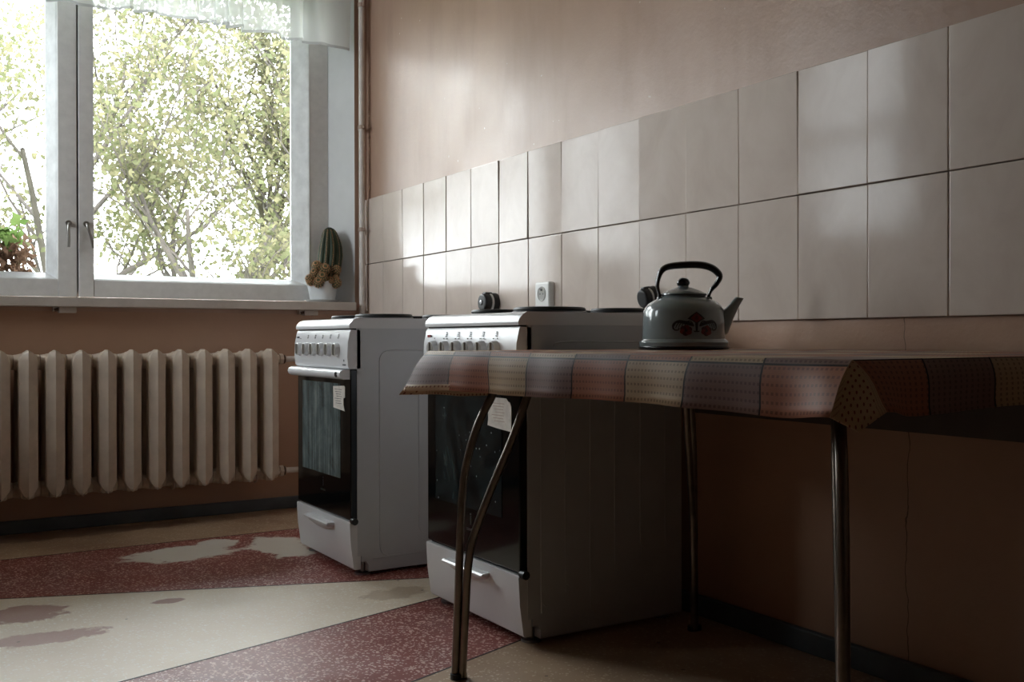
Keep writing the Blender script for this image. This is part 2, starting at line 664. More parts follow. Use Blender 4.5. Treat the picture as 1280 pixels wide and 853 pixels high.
slab([(XL, -.495), (0, -.495), (0, 0), (XL, 0)], M_TERR_D)
YL1 = -.495 - .3756 * (XL + 3.13)
YL2, YL4 = -2.875 + .2807 * (XL + 4.6), -3.63 + .3513 * (XL + 4.6)
slab([(XL, -.495), (XL, YL1), (-.135, -1.62), (0, -1.60), (0, -.495)], M_TERR_R)
slab([(XL, YL1), (XL, YL2), (-.135, -1.62)], M_TERR_B)
slab([(-.135, -1.62), (XL, YL2), (XL, YL4), (0, -2.014), (0, -1.60)], M_TERR_R)
slab([(XL, YL4), (XL, YN), (0, YN), (0, -2.014)], M_TERR_D)
for a, b in (((XL, -.495), (0, -.495)), ((XL, YL1), (-.135, -1.62)), ((XL, YL2), (-.135, -1.62)), ((XL, YL4), (0, -2.014)), ((-.135, -1.62), (0, -1.60))):
    a, b = Vector((*a, 0)), Vector((*b, 0))
    n = Vector((-(b - a).y, (b - a).x, 0)).normalized() * .0026
    obj('divider_strip', prism([(a - n)[:2], (b - n)[:2], (b + n)[:2], (a + n)[:2]], 'z', -.008, .0006), M_STRIP, floor)

struct('ceiling', box(XL - .2, .2, YN - .2, .36, ZC, ZC + .15), M_CEIL)
wall_right = struct('wall_right', box(0, .2, YN, 0, -.012, ZC), M_WALL)
bm = bmesh.new()
for a_ in ((YN, LY0, -.012, ZC), (LY1, 0, -.012, ZC), (LY0, LY1, -.012, LZ0), (LY0, LY1, LZ1, ZC)):
    add_box(bm, XL - .2, XL, *a_)
struct('wall_left', bm, M_DADO)
struct('wall_near', box(XL - .2, .2, YN - .2, YN, -.012, ZC), M_DADO)
# window wall: splayed opening from x -2.41..-0.062 (inside) to -2.33..-0.14
WX0, WX1, WZ0, WZ1 = -2.33, -.14, .925, 2.46
bm = bmesh.new()
add_prism(bm, [(-.062, 0), (.2, 0), (.2, .36), (WX1, .36), (WX1, .12)], 'z', -.012, ZC)
add_prism(bm, [(WX0 - .078, 0), (WX0, .12), (WX0, .36), (XL - .2, .36), (XL - .2, 0)], 'z', -.012, ZC)
add_prism(bm, [(WX0 - .078, 0), (-.062, 0), (WX1, .12), (WX1, .36), (WX0, .36), (WX0, .12)], 'z', -.012, .886)
add_prism(bm, [(WX0 - .078, 0), (-.062, 0), (WX1, .12), (WX1, .36), (WX0, .36), (WX0, .12)], 'z', WZ1, ZC)
bm.normal_update()
for f in bm.faces:
    c = f.calc_center_median()
    if abs(f.normal.x) > .3 and -2.45 < c.x < -.05 and c.y > .01:
        f.material_index = 1
    if abs(f.normal.z) > .9 and abs(c.z - WZ1) < .01:
        f.material_index = 1
for f in bm.faces:
    c = f.calc_center_median()
    if abs(c.y) < .005 and c.x > -.06 and f.normal.y < -.9:
        f.material_index = 1
wall_far = struct('wall_far', bm, [M_WALL, M_REVEAL])

# skirting boards
for nm, args in (('baseboard_far', (XL, 0, -.022, 0, 0, .052)), ('baseboard_right', (-.022, 0, YN, -.022, 0, .055)),
                 ('baseboard_left', (XL, XL + .022, YN, -.022, 0, .055)), ('baseboard_near', (XL + .022, -.022, YN, YN + .022, 0, .055))):
    struct(nm, box(*args, bev=.006), M_BASE, smooth=40)

# ------------------------------------------------------------------ wall tiles: two rows, each tile a part of the wall
TW, TH, PITCH_T = .1992, .3005, .202
ZT = 1.4069
tilt = {0: .01, 3: -.006, 5: .014, 6: -.030, 7: .012, 8: .016, 9: .010, 10: .020, 11: .018, 12: -.006, 13: .024, 14: .018, 15: -.01}
tile_me = {}


def tile_mesh():
    bm = box(-.0065, 0, -TW / 2, TW / 2, -TH / 2, TH / 2, bev=.0018, seg=2)
    me = bpy.data.meshes.new('wall_tile')
    bmesh.ops.recalc_face_normals(bm, faces=bm.faces)
    bm.to_mesh(me)
    bm.free()
    me.materials.append(M_TILE)
    return me


tme = tile_mesh()
for row in range(2):
    for k in range(20):
        o = bpy.data.objects.new('wall_tile', tme)
        COL.objects.link(o)
        o.parent = wall_right
        yc = 0.001 - PITCH_T * (k + .5)
        o.location = (-.0035, yc, ZT - .1515 - row * .3035)
        tz = tilt.get(k, 0) * (1 if row == 0 else .4) + rnd.uniform(-.008, .008)
        o.rotation_euler = (0, rnd.uniform(-.010, .010), tz)
obj('grout_bed', box(-.0025, 0, -4.04, -.001, ZT - .607, ZT - .001), M_GROUT, wall_right)

# ------------------------------------------------------------------ window
win = empty('window_1', (-1.235, .16, WZ0))
tag(win, 'white painted double casement window above the radiator', kind='structure')


def wpart(name, bm, m, smooth=None, parent=win):
    for v in bm.verts:
        v.co -= Vector((-1.235, .16, WZ0))
    return obj(name, bm, m, parent, smooth)


wpart('window_jamb', box(-.236, -.14, .13, .23, .925, 2.46, .004), M_WINFR, 40)
wpart('window_jamb', box(-2.33, -2.234, .13, .23, .925, 2.46, .004), M_WINFR, 40)
wpart('window_head', box(-2.234, -.236, .13, .23, 2.38, 2.46, .004), M_WINFR, 40)
wpart('center_joint', box(-1.245, -1.225, .165, .22, .93, 2.38), M_GAP)
# a dark shadow joint lines the right sash against its jamb
for (x0, x1, nm) in ((-1.2335, -.2385, 'right'), (-2.232, -1.2395, 'left')):
    lx = -1.174 if nm == 'right' else -2.15          # inner faces of the stiles
    rx = -.2385 if nm == 'right' else -1.312
    glx, grx, gz = lx, (-.298 if nm == 'right' else -1.348), 1.034
    wpart('sash_stile', box(x0, lx, .12, .21, .932, 2.38, .004), M_WINFR, 40)
    if nm == 'left':
        wpart('sash_stile', box(rx, x1, .12, .21, .932, 2.38, .004), M_WINFR, 40)
        wpart('joint_line', box(rx - .0015, rx + .001, .131, .16, .98, 2.32), M_GAP)
    wpart('sash_rail', box(lx, rx, .122, .21, .932, 1.004, .003), M_WINFR, 40)
    wpart('sash_rail', box(lx, rx, .122, .21, 2.32, 2.38, .003), M_WINFR, 40)
    # splayed glazing beads on the bottom and right of each light
    bm = bmesh.new()
    add_prism(bm, [(.128, 1.000), (.133, 1.008), (.2, gz), (.21, gz), (.21, 1.000)], 'x', lx, rx)
    wpart('glazing_bead', bm, M_WIN)
    bm = bmesh.new()
    fx = rx + .004 if nm == 'right' else rx
    add_prism(bm, [(fx, .128), (fx - .006, .133), (grx, .2), (grx, .21), (fx, .21)], 'z', 1.004, 2.32)
    wpart('glazing_bead', bm, M_WIN)
    wpart('pane', box(glx - .004, grx + .004, .2005, .2035, gz - .006, 2.324), M_GLASS)
# narrow high window in the left wall, just out of the photograph; its streaks show in the tile glaze
win2 = empty('window_2', (XL - .1, (LY0 + LY1) / 2, LZ0))
tag(win2, 'narrow high white window in the left wall', kind='structure')
hl, hh = (LY1 - LY0) / 2, LZ1 - LZ0
for y in (-hl + .025, hl - .025):
    obj('window_frame', box(-.04, .04, y - .025, y + .025, 0, hh, .004), M_WINFR, win2, 40)
for z in (.03, hh * .5, hh - .03):
    obj('window_frame', box(-.035, .035, -hl + .05, hl - .05, z - .03, z + .03, .004), M_WINFR, win2, 40)
for z0, z1 in ((.06, hh * .5 - .03), (hh * .5 + .03, hh - .06)):
    obj('pane', box(-.003, .003, -hl + .05, hl - .05, z0, z1), M_GLASS, win2)
# small lever handles either side of the meeting stiles
for x, rot in ((-1.272, .05), (-1.205, -.35)):
    bm = bmesh.new()
    add_lathe(bm, [(.012, .112), (.012, .120)], 16, c=(x, 0, 1.235), axis='y')
    add_tube(bm, spline([(x, .118, 1.235), (x, .100, 1.233), (x - .004 * (1 if rot > 0 else -1), .092, 1.215), (x + .05 * -rot, .094, 1.17), (x - .07 * rot, .098, 1.135)], 5), [.0045] * 5 + [.006] * 16, 8)
    wpart('window_handle', bm, M_HANDLE, 60)

sill = struct('trim_1', box(-2.40, -.078, -.06, .135, .886, .9245, .004), M_SILL, 40)
sill['label'] = 'cream painted wooden window board above the radiator'
for x in (-1.30, -.292):
    bm = bmesh.new()
    add_box(bm, x - .03, x + .035, -.045, .02, .862, .886, .004)
    add_box(bm, x - .05, x - .03, -.035, .0, .868, .886, .002)
    obj('sill_bracket', bm, M_SILL, sill, 40)
    obj('bracket_screw', tube([(x - .045, -.036, .872), (x - .03, -.04, .876)], .006, 8), M_RUST, sill)

# ------------------------------------------------------------------ sheer valance
cur = empty('curtain_valance', (-.7, -.04, 2.4))
tag(cur, 'short sheer white valance with wavy doubled hem across the window top', 'curtain')


def valance():
    x0, x1 = -2.42, -.085
    nx, nz = 560, 12
    ztop = 2.42
    v, f, mi, uv = [], [], [], []
    for i in range(nx + 1):
        t = i / nx
        x = x0 + (x1 - x0) * t
        ph = 2 * math.pi * (t * 21 + .5 * math.sin(t * 17) + .35 * math.sin(t * 41 + 1))
        amp = .040 + .014 * math.sin(t * 23 + 2)
        for j in range(nz + 1):
            q = [0, .12, .25, .4, .55, .68, .8, .88, .93, .962, .965, .985, 1][j]
            fl = .35 + .65 * q
            y = amp * fl * math.sin(ph) + .005 * math.sin(ph * 2 + 1)
            xx = x + .011 * fl * math.cos(ph + .6)
            zb = 2.094 + .006 * math.sin(ph + .4) + .010 * math.sin(t * 11 + .5)
            v.append((xx, y, ztop + (zb - ztop) * q - 0))
    for i in range(nx):
        for j in range(nz):
            a = i * (nz + 1) + j
            f.append((a, a + 1, a + nz + 2, a + nz + 1))
            mi.append(1 if j >= 10 else 0)
    me = bpy.data.meshes.new('valance_fabric')
    me.from_pydata([(p[0] + .7, p[1], p[2] - 2.4) for p in v], [], f)
    me.polygons.foreach_set('material_index', mi)
    me.update()
    return me


obj('valance_fabric', valance(), [M_SHEER, M_HEM], cur, 180)
obj('curtain_rod', tube([(-1.75, 0, .02), (.63, 0, .02)], .006, 8), M_WHITEP, cur, 60)
for x in (-1.7, .6):
    obj('rod_hook', tube([(x, 0, .02), (x, .041, .025)], .004, 6), M_WHITEP, cur, 60)

# ------------------------------------------------------------------ radiator
RS = .0932
rad = empty('radiator', (-1.0, -.115, .45))
tag(rad, 'cream cast iron sectional radiator under the window sill', 'radiator')


def section_mesh():
    bm = bmesh.new()

    def column(yc, hw, hd, z0, z1):
        # ridge-fronted hexagonal column with pointed ends
        out = [(0, -hd), (hw * .88, -hd * .68), (hw, -hd * .55), (hw, hd * .4), (hw * .5, hd), (-hw * .5, hd), (-hw, hd * .4), (-hw, -hd * .55), (-hw * .88, -hd * .68)]
        lev = [(z0, .0, .85), (z0 + .010, .34, .92), (z0 + .026, .74, .97), (z0 + .045, 1, 1), (z1 - .042, 1, 1), (z1 - .022, .82, .96), (z1 - .008, .45, .86), (z1, .08, .74)]
        rings = []
        for z, sx, sy in lev:
            rings.append([bm.verts.new((px * max(sx, .06), yc + (py * sy), z)) for px, py in out])
        n = len(out)
        for a, b in zip(rings, rings[1:]):
            for k in range(n):
                bm.faces.new((a[k], a[(k + 1) % n], b[(k + 1) % n], b[k]))
        bm.faces.new(rings[0][::-1])
        bm.faces.new(rings[-1])
    column(-.045, .0335, .042, -.295, .266)
    column(.045, .0375, .036, -.285, .256)
    # top and bottom hubs joining the columns and neighbours
    for z in (.219, -.266 + .0):
        add_tube(bm, [(-RS / 2 + .001, 0, z), (-.03, 0, z), (-.02, 0, z), (.02, 0, z), (.03, 0, z), (RS / 2 - .001, 0, z)], [.029, .031, .034, .034, .031, .029], 16)
        add_box(bm, -.022, .022, -.06, .06, z - .03, z + .03, .008)
    me = bpy.data.meshes.new('radiator_section')
    bmesh.ops.recalc_face_normals(bm, faces=bm.faces)
    bm.to_mesh(me)
    bm.free()
    me.materials.append(M_RAD)
    me.shade_smooth()
    me.set_sharp_from_angle(angle=R(24))
    return me


sme = section_mesh()
for k in range(15):
    o = bpy.data.objects.new('radiator_section', sme)
    COL.objects.link(o)
    o.parent = rad
    o.location = (.478 - RS * k, 0, 0)
for z in (.219, -.266):
    obj('pipe_nut', tube([(.522, 0, z), (.536, 0, z), (.537, 0, z), (.552, 0, z), (.553, 0, z), (.565, 0, z)], [.019, .019, .024, .024, .017, .017], 8), M_RUST if 0 else M_RAD, rad)
    obj('rust_ring', tube([(.553, 0, z), (.561, 0, z)], .0195, 14), M_RUST, rad, 40)
    obj('feed_pipe', tube([(.56, 0, z), (.75, .0, z), (.90, .03, z), (.943, .062, z)], .0125, 10), M_PIPE, rad, 60)
for x in (-.24, .10, .44):
    obj('support_hook', tube([(x - .02, .107, -.24), (x - .02, -.03, -.302), (x - .02, -.055, -.292), (x - .02, -.058, -.268)], .0055, 6), M_CLIP, rad)

# riser pipe in the corner
pipe = empty('riser_pipe', (-.043, -.04, 0))
tag(pipe, 'thin painted heating riser pipe in the corner beside the window', 'pipe')
obj('pipe_tube', tube([(0, 0, .0), (0, 0, 2.849)], .0135, 14), M_PIPE, pipe, 60)
for z in (2.30, 1.735, 1.262, .5):
    bm = bmesh.new()
    add_lathe(bm, [(.0165, -.009), (.0165, .009)], 14, c=(0, 0, z))
    add_box(bm, -.003, .004, -.03, .04, z - .008, z + .008, .002)
    obj('pipe_clip', bm, M_CLIP, pipe, 40)

# ------------------------------------------------------------------ stoves
def rrect(w, h, r, n=6):
    out = []
    for cx, cy, a0 in ((w - r, h - r, 0), (-w + r, h - r, 90), (-w + r, -h + r, 180), (w - r, -h + r, 270)):
        for k in range(n + 1):
            a = R(a0 + 90 * k / n)
            out.append((cx + r * math.cos(a), cy + r * math.sin(a)))
    return out


def stove(loc, hw, label, model):
    root = empty('electric_stove', loc)
    tag(root, label, 'stove', 'electric stoves along the tiled wall')
    D = .52
    # body: plan-extruded side outline with a notch cut at the front foot
    out = [(.022, .064), (.022, .790), (D, .790), (D, .012), (.06, .012), (.06, .034), (.052, .046), (.036, .046), (.036, .064)]
    bm = prism(out, 'y', -hw, hw)
    body = obj('stove_body', bm, M_ENSIDE, root)
    if model == 1:
        for (x0, x1, z0, z1) in ((.24, .36, .11, .66), (.10, .50, .055, .72)):
            pts = [((x0 + x1) / 2 + px, -hw - .0002, (z0 + z1) / 2 + pz) for px, pz in rrect((x1 - x0) / 2, (z1 - z0) / 2, .035)]
            bm = tube(pts + [pts[0]], .0022, 6)
            obj('pressed_ridge', bm, M_ENSIDE, body, 60)
        obj('pressed_ridge', tube([(.075, -hw, .052), (.51, -hw, .052)], .002, 6), M_ENSIDE, body, 60)
    else:
        for x, z0 in ((.062, .09), (.135, .13), (.213, .05), (.292, .15), (.377, .20), (.462, .20)):
            pth = [(x, -hw, .70), (x, -hw, z0 + .03), (x + .004, -hw, z0 + .01), (x + .015, -hw, z0)]
            obj('pressed_ridge', tube(spline(pth, 4), .0018, 6), M_ENSIDE, body, 60)
        obj('pressed_ridge', tube(spline([(.10, -hw, .735), (.125, -hw, .748), (.30, -hw, .748), (.48, -hw, .748)], 4), .0018, 6), M_ENSIDE, body, 60)
    # top plate with rolled, sloped front edge
    out = [(-.005, .797), (-.002, .806), (.010, .818), (.022, .823), (D, .823), (D, .790), (-.003, .790)]
    obj('top_plate', prism(out, 'y', -hw - .002, hw + .002), M_ENAMEL, root, 50)
    # control panel: bulged face between two end caps
    prof = [(.034, .784), (.003, .786), (-.002, .778), (-.009, .745), (-.011, .70), (-.008, .668), (-.002, .661), (.034, .661)]
    bm = bmesh.new()
    add_prism(bm, prof, 'y', -hw, hw)
    cp = obj('control_panel', bm, M_ENAMEL, root, 40)
    gap = obj('panel_joint', box(.004, .03, -hw + .004, hw - .004, .782, .794), M_GAP, root)
    # six knobs
    kz = .722 if model == 1 else .729
    ys = [(.188 - k * .0695) if model == 1 else (.186 - k * .0672) for k in range(6)]
    for k, y in enumerate(ys):
        bm = bmesh.new()
        add_lathe(bm, [(.0225, -.006), (.0225, -.011), (.0212, -.022), (.0195, -.024)], 24, c=(0, y, kz), axis='x')
        add_lathe(bm, [(.0186, -.0235), (.0180, -.0246)], 24, c=(0, y, kz), axis='x', mi=1)
        add_box(bm, -.0285, -.024, y - .003, y + .003, kz - .017, kz + .018, .0012, mi=1)
        obj('knob', bm, [M_ENAMEL, M_KNOB], cp, 40)
        # printed symbols above each knob
        bm = bmesh.new()
        if k:
            zz = .768 if model == 1 else .772
            for q in range(3):
                add_box(bm, -.0062 - .0012 * q, -.0010, y - .003 + .0012 * ((q + k) % 2), y + .0025 - .001 * ((k * q) % 2), zz - q * .0048, zz - q * .0048 + .0026)
            if model == 2:
                add_box(bm, -.0108, -.008, y - .0105, y - .0085, kz + .026, kz + .029)
                add_box(bm, -.0108, -.008, y + .0085, y + .0105, kz + .026, kz + .029)
        else:
            add_box(bm, -.0098, -.006, y - .001, y + .001, .757, .759)
        obj('printed_symbol', bm, M_INK, cp)
    # maker's mark, far left of the panel
    bm = bmesh.new()
    if model == 1:
        for q in range(6):
            add_box(bm, -.0082, -.003, hw - .017 - q * .0034 - .0024, hw - .017 - q * .0034, .760, .760 + (.0055 if q % 2 else .0042))
    else:
        for q, w in enumerate((.0065, .0065, .004)):
            add_box(bm, -.0082, -.003, hw - .020 - q * .0095 - w, hw - .020 - q * .0095, .7605 + .001 * (q == 2), .7675 - .0015 * (q == 2), mi=1 if q == 2 else 0)
    obj('maker_mark', bm, [M_REDINK, M_INK] if model == 2 else M_INK, cp)
    if model == 1:
        bm = bmesh.new()
        for q in range(7):
            add_box(bm, -.0105, -.006, -hw + .018 + q * .0036, -hw + .0205 + q * .0036, .672, .6755)
        add_box(bm, -.0112, -.006, -hw + .028, -hw + .031, .684, .691)
        obj('printed_symbol', bm, M_INK, cp)
    # oven door
    door = obj('oven_door', box(.0, .034, -hw + .002, hw - .002, .181, .658, .004), M_BLACKGL, root, 40)
    wy0, wy1 = hw - .055, -hw + .085
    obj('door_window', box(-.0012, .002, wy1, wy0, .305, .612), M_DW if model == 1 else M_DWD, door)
    bm = bmesh.new()
    prof = [(.0, .628), (-.022, .628), (-.032, .634), (-.036, .644), (-.032, .654), (-.022, .659), (.0, .659)]
    add_prism(bm, prof, 'y', -hw + .006, hw + .002)
    hd = obj('door_handle', bm, M_ENAMEL, door, 50)
    obj('screw_hole', lathe([(.0085, -.0368), (.0085, -.03)], 14, c=(0, -hw + .036, .6435), axis='x'), M_BLACK, door)
    if model == 1:
        pts = [(-hw + .142, .602), (-hw + .05, .606), (-hw + .042, .602), (-hw + .042, .568), (-hw + .055, .566), (-hw + .055, .545), (-hw + .044, .524), (-hw + .06, .526), (-hw + .14, .532)]
    else:
        pts = [(-hw + .150, .607), (-hw + .060, .607), (-hw + .052, .600), (-hw + .043, .598), (-hw + .036, .588), (-hw + .036, .525), (-hw + .10, .529), (-hw + .152, .534), (-hw + .149, .55)]
    lab = obj('paper_label', prism(pts, 'x', -.0024, -.001), M_PAPER, door)
    lab['label'] = 'torn white paper sticker'
    bm = bmesh.new()
    for q in range(7):
        add_box(bm, -.0028, -.002, -hw + .068 + .003 * (q % 3), -hw + .13 - .006 * ((q * 5) % 4), .592 - q * .0075, .5935 - q * .0075)
    obj('label_print', bm, M_INK if model == 1 else M_CLIP, door)
    bm = bmesh.new()
    add_box(bm, -.0008, .0, -.007, -.003, .262, .285)
    add_box(bm, -.0008, .0, -.0075, -.002, .288, .292)
    for q in range(7):
        add_box(bm, -.0008, .0, -.024 + q * .0062, -.020 + q * .0062, .246, .252)
    obj('maker_mark', bm, M_STEEL, door)
    # storage drawer
    bm = bmesh.new()
    prof = [(-.002, .175), (-.004, .170), (.0, .10), (.010, .028), (.014, .022), (.034, .022), (.034, .175)]
    add_prism(bm, prof, 'y', -hw + .001, hw - .001)
    dr = obj('storage_drawer', bm, M_ENAMEL, root, 40)
    bm = bmesh.new()
    hy = .108
    secs = []
    for k in range(17):
        u_ = -1 + 2 * k / 16
        drop = .024 * max(0, 1 - u_ * u_) ** .5
        zb = .152 - .004 - drop
        secs.append([bm.verts.new((px, hy * u_, pz)) for px, pz in ((.002, .155), (-.024, .154), (-.029, .150), (-.027, .147 - drop * .25), (-.010, zb), (.002, zb - .001))])
    for a, b in zip(secs, secs[1:]):
        for k in range(6):
            bm.faces.new((a[k], a[(k + 1) % 6], b[(k + 1) % 6], b[k]))
    bm.faces.new(secs[0])
    bm.faces.new(secs[-1][::-1])
    obj('drawer_handle', bm, M_ENAMEL, dr, 35)
    # hinge cap at lower right of the door, dark gap line below the door
    obj('hinge_cap', tube([(.008, -hw + .004, .178), (.008, -hw - .016, .178)], .011, 10), M_BLACK, root, 60)
    obj('door_seam', box(.012, .03, -hw + .004, hw - .004, .172, .185), M_GAP, root)
    # hotplates with steel rims
    for (x, y, r) in ((.165, -.135, .093), (.165, .125, .075), (.395, -.135, .075), (.395, .125, .093)):
        bm = bmesh.new()
        add_lathe(bm, [(r + .006, .812), (r + .006, .817), (r + .002, .8195), (r - .006, .8195)], 40, c=(x, y, .009), mi=1)
        add_lathe(bm, [(r, .817), (r + .003, .824), (r, .8285), (r - .006, .8295), (r * .35, .8285), (r * .3, .8275)], 40, c=(x, y, .009), mi=0)
        obj('hotplate', bm, [M_HOT, M_STEEL], root, 35)
    # levelling feet
    for x in (.055, .47):
        for s in (-1, 1):
            bm = bmesh.new()
            add_lathe(bm, [(.026, 0), (.026, .006), (.008, .009), (.008, .05)], 14, c=(x, s * (hw - .035), 0))
            obj('foot', bm, M_STEEL, root, 40)
    return root


stove((-.652, -1.125, 0), .245, 'white electric stove nearer the window, pale streaky oven door and white paper sticker', 1)
stove((-.577, -2.005, 0), .25, 'white electric stove behind the table, dark smeared oven door, red mark on panel', 2)

# ------------------------------------------------------------------ table
TX0, TX1, TY0, TY1, TZ = -.845, -.012, -3.468, -2.292, .7275
tab = empty('dining_table', ((TX0 + TX1) / 2, (TY0 + TY1) / 2, 0))
tag(tab, 'long canteen table with paired bent steel tube legs against the tiled wall', 'table')
tc = Vector(tab.location)


def tpart(name, bm, m, smooth=None):
    for v in bm.verts:
        v.co -= tc
    return obj(name, bm, m, tab, smooth)


tpart('tabletop', box(TX0 + .004, TX1, TY0 + .004, TY1 - .004, TZ - .024, TZ, .004), M_WOOD, 40)
tpart('apron', box(TX0 + .05, TX0 + .068, TY0 + .06, TY1 - .06, .662, TZ - .024), M_WOOD)
tpart('apron', box(TX1 - .05, TX1 - .03, TY0 + .02, TY1 - .02, .558, TZ - .024), M_WOOD)
for y in (TY0 + .06, TY1 - .078):
    tpart('apron', box(TX0 + .068, TX1 - .05, y, y + .018, .662, TZ - .024), M_WOOD)

prof1 = [(0, .004), (.008, .2), (.0133, .334), (.0204, .44), (.0347, .509), (.056, .573), (.090, .64), (.118, .70)]
prof2 = [(.0165, .004), (.0205, .093), (.025, .174), (.0285, .233), (.0365, .295), (.0436, .32), (.0685, .388), (.099, .463), (.1335, .545), (.166, .637), (.185, .70)]
for (fx, fy, dx, dy) in ((-.816, -2.362, .73, -.68), (-.806, -3.422, .73, .68), (-.110, -2.366, -.767, -.641), (-.100, -3.430, -.60, .05)):
    for pf in (prof1, prof2):
        pts = [(fx + dx * o / .99, fy + dy * o / .99, z) for o, z in pf]
        tpart('leg', tube(spline(pts, 4), .0092, 12), M_CHROME, 60)
    o = .008
    tpart('leg_foot', prism([(fx + dx * o + px, fy + dy * o + py) for px, py in rrect(.019, .0125, .011, 4)], 'z', 0, .012), M_BLACK)

# oilcloth draped over the table
def oilcloth():
    V, F, MI, UV = [], [], [], []
    ZC_ = TZ + .0018

    def vert(p, uv):
        V.append(p)
        UV.append(uv)
        return len(V) - 1

    def uvof(x, y):
        return (-y - 2.421, -x + TX0 - .012)      # v grows beyond the front edge
    RX = .010
    nx, ny = 40, 70
    # top
    xs = np.linspace(TX0, TX1 + .002, nx)
    ys = np.linspace(TY1, TY0, ny)
    grid = {}
    for i, x in enumerate(xs):
        for j, y in enumerate(ys):
            h = .0012 * mnoise.noise((x * 7, y * 7, 0)) + .0008 * mnoise.noise((x * 19, y * 15, 3))
            e = min(x - TX0, TY1 - y, y - TY0)
            z = ZC_ + max(0, h) * min(1, e / .04)
            grid[i, j] = vert((x, y, z), uvof(x, y))
    for i in range(nx - 1):
        for j in range(ny - 1):
            F.append((grid[i, j], grid[i, j + 1], grid[i + 1, j + 1], grid[i + 1, j]))
            MI.append(0)
    nd = 9
    TS = [0, .06, .13, .22, .36, .52, .68, .86, 1]

    def hang(top, hemv, bulge, t):
        """point at fraction t between edge point and hem vector, rounding over the edge first"""
        a = Vector(top)
        h = Vector(hemv)
        p = a + h * t
        out = Vector((h.x, h.y, 0))
        out = out.normalized() if out.length > 1e-6 else Vector((0, 0, 0))
        p += out * bulge * math.sin(min(1, t * 1.25) * math.pi)
        p.z = a.z + h.z * (t ** 1.12)
        return p

    def skirt(cols, hemf, uvf, mif):
        ids = []
        for c in cols:
            x, y = c[1]
            hv, d = hemf(c[0], x, y)
            row = [c[2]]
            for t in TS[1:]:
                p = hang((x, y, ZC_), hv, .005, t)
                row.append(vert(p[:], uvf(x, y, t * d)))
            ids.append(row)
        for a in range(len(ids) - 1):
            for t in range(nd - 1):
                F.append((ids[a][t], ids[a][t + 1], ids[a + 1][t + 1], ids[a + 1][t]))
                MI.append(mif(cols[a][0], t))
        return ids

    def gauss(s, c, w):
        return math.exp(-((s - c) / w) ** 2)
    L = TY1 - TY0
    # hem vectors at the two free corners
    BL_f = Vector((-.050, .028, -.090))     # far-left corner, end of the front skirt
    BN_f = Vector((-.050, -.006, -.070))    # near corner, end of the front skirt
    DN_n = Vector((.036, -.024, -.066))     # near corner, start of the near-end skirt
    DL_l = Vector((.02, .012, -.10))        # far-left corner, start of the left-end skirt

    def hem_front(s, x, y):
        base = Vector((-.014 - .005 * math.sin(s * 19) - .004 * math.sin(s * 43 + 1), 0, -.080 - .004 * math.sin(s * 7)))
        if s < .14:
            q = 1 - s / .14
            q = q * q * (3 - 2 * q)
            base = base.lerp(BL_f, q)
        if s > .9:
            q = (s - .9) / .1
            q = q * q * (3 - 2 * q)
            base = base.lerp(BN_f, q)
        return base, .088

    cols = [(j / (ny - 1), (TX0, ys[j]), grid[0, j]) for j in range(ny)]
    fr = skirt(cols, hem_front, lambda x, y, d: (-y - 2.421, d - .012), lambda s, t: 1 if (s < .11 and t >= 7) else 0)

    def hem_near(s, x, y):
        base = Vector((0, -.012 - .004 * math.sin(s * 17), -.072 - .003 * math.sin(s * 11)))
        if s < .12:
            q = 1 - s / .12
            q = q * q * (3 - 2 * q)
            base = base.lerp(DN_n, q)
        return base, .085
    cols = [(i / (nx - 1), (xs[i], TY0), grid[i, ny - 1]) for i in range(nx)]
    nr = skirt(cols, hem_near, lambda x, y, d: (-TY0 - 2.421 + .0045 + d, -x + TX0 - .012), lambda s, t: 0)

    def hem_left(s, x, y):
        base = Vector((0, .008, -.104 - .003 * math.sin(s * 9)))
        if s < .1:
            base = base.lerp(DL_l, 1 - s / .1)
        return base, .11
    cols = [(i / (nx - 1), (xs[i], TY1), grid[i, 0]) for i in range(nx)]
    lf = skirt(cols, hem_left, lambda x, y, d: (-TY1 - 2.421 - d, -x + TX0 - .012), lambda s, t: 1)

    # corner ears
    def ear(ra, rb, tip, apex, mat, uv0):
        A = Vector(apex)
        a_pts = [Vector(V[i]) for i in ra]
        b_pts = [Vector(V[i]) for i in rb]
        prev = None
        n = len(ra)
        for k in range(n):
            t = TS[k]
            row = []
            for m in range(n):
                q = m / (n - 1)
                p = a_pts[k].lerp(b_pts[k], q)
                push = (Vector(tip) - (a_pts[-1] + b_pts[-1]) / 2) * (t * math.sin(math.pi * q) ** 0.8)
                w = 1 - abs(2 * q - 1)
                p = p + (Vector(tip) - (a_pts[-1] + b_pts[-1]) / 2) * (t * t * w)
                if k == 0:
                    row.append(ra[0])
                elif m == 0:
                    row.append(ra[k])
                elif m == n - 1:
                    row.append(rb[k])
                else:
                    ang = q * math.pi / 2
                    row.append(vert(p[:], (uv0[0] + .09 * t * math.sin(ang), uv0[1] + .09 * t * math.cos(ang))))
            if prev:
                for m in range(n - 1):
                    if k == 1:
                        F.append((prev[0], row[m], row[m + 1]))
                    else:
                        F.append((prev[m], row[m], row[m + 1], prev[m + 1]))
                    MI.append(mat)
            prev = row
    ear(fr[-1], nr[0], (TX0 - .022, TY0 - .028, ZC_ - .088), (TX0, TY0, ZC_), 1, (.002, .002))
    ear(fr[0], lf[0], (TX0 - .056, TY1 + .036, ZC_ - .100), (TX0, TY1, ZC_), 1, (.002, .002))
    me = bpy.data.meshes.new('oilcloth')
    me.from_pydata(V, [], F)
    me.polygons.foreach_set('material_index', MI)
    ul = me.uv_layers.new(name='UVMap')
    li = np.zeros(len(me.loops), dtype=np.int32)
    me.loops.foreach_get('vertex_index', li)
    ul.data.foreach_set('uv', np.array(UV, dtype=np.float32)[li].ravel())
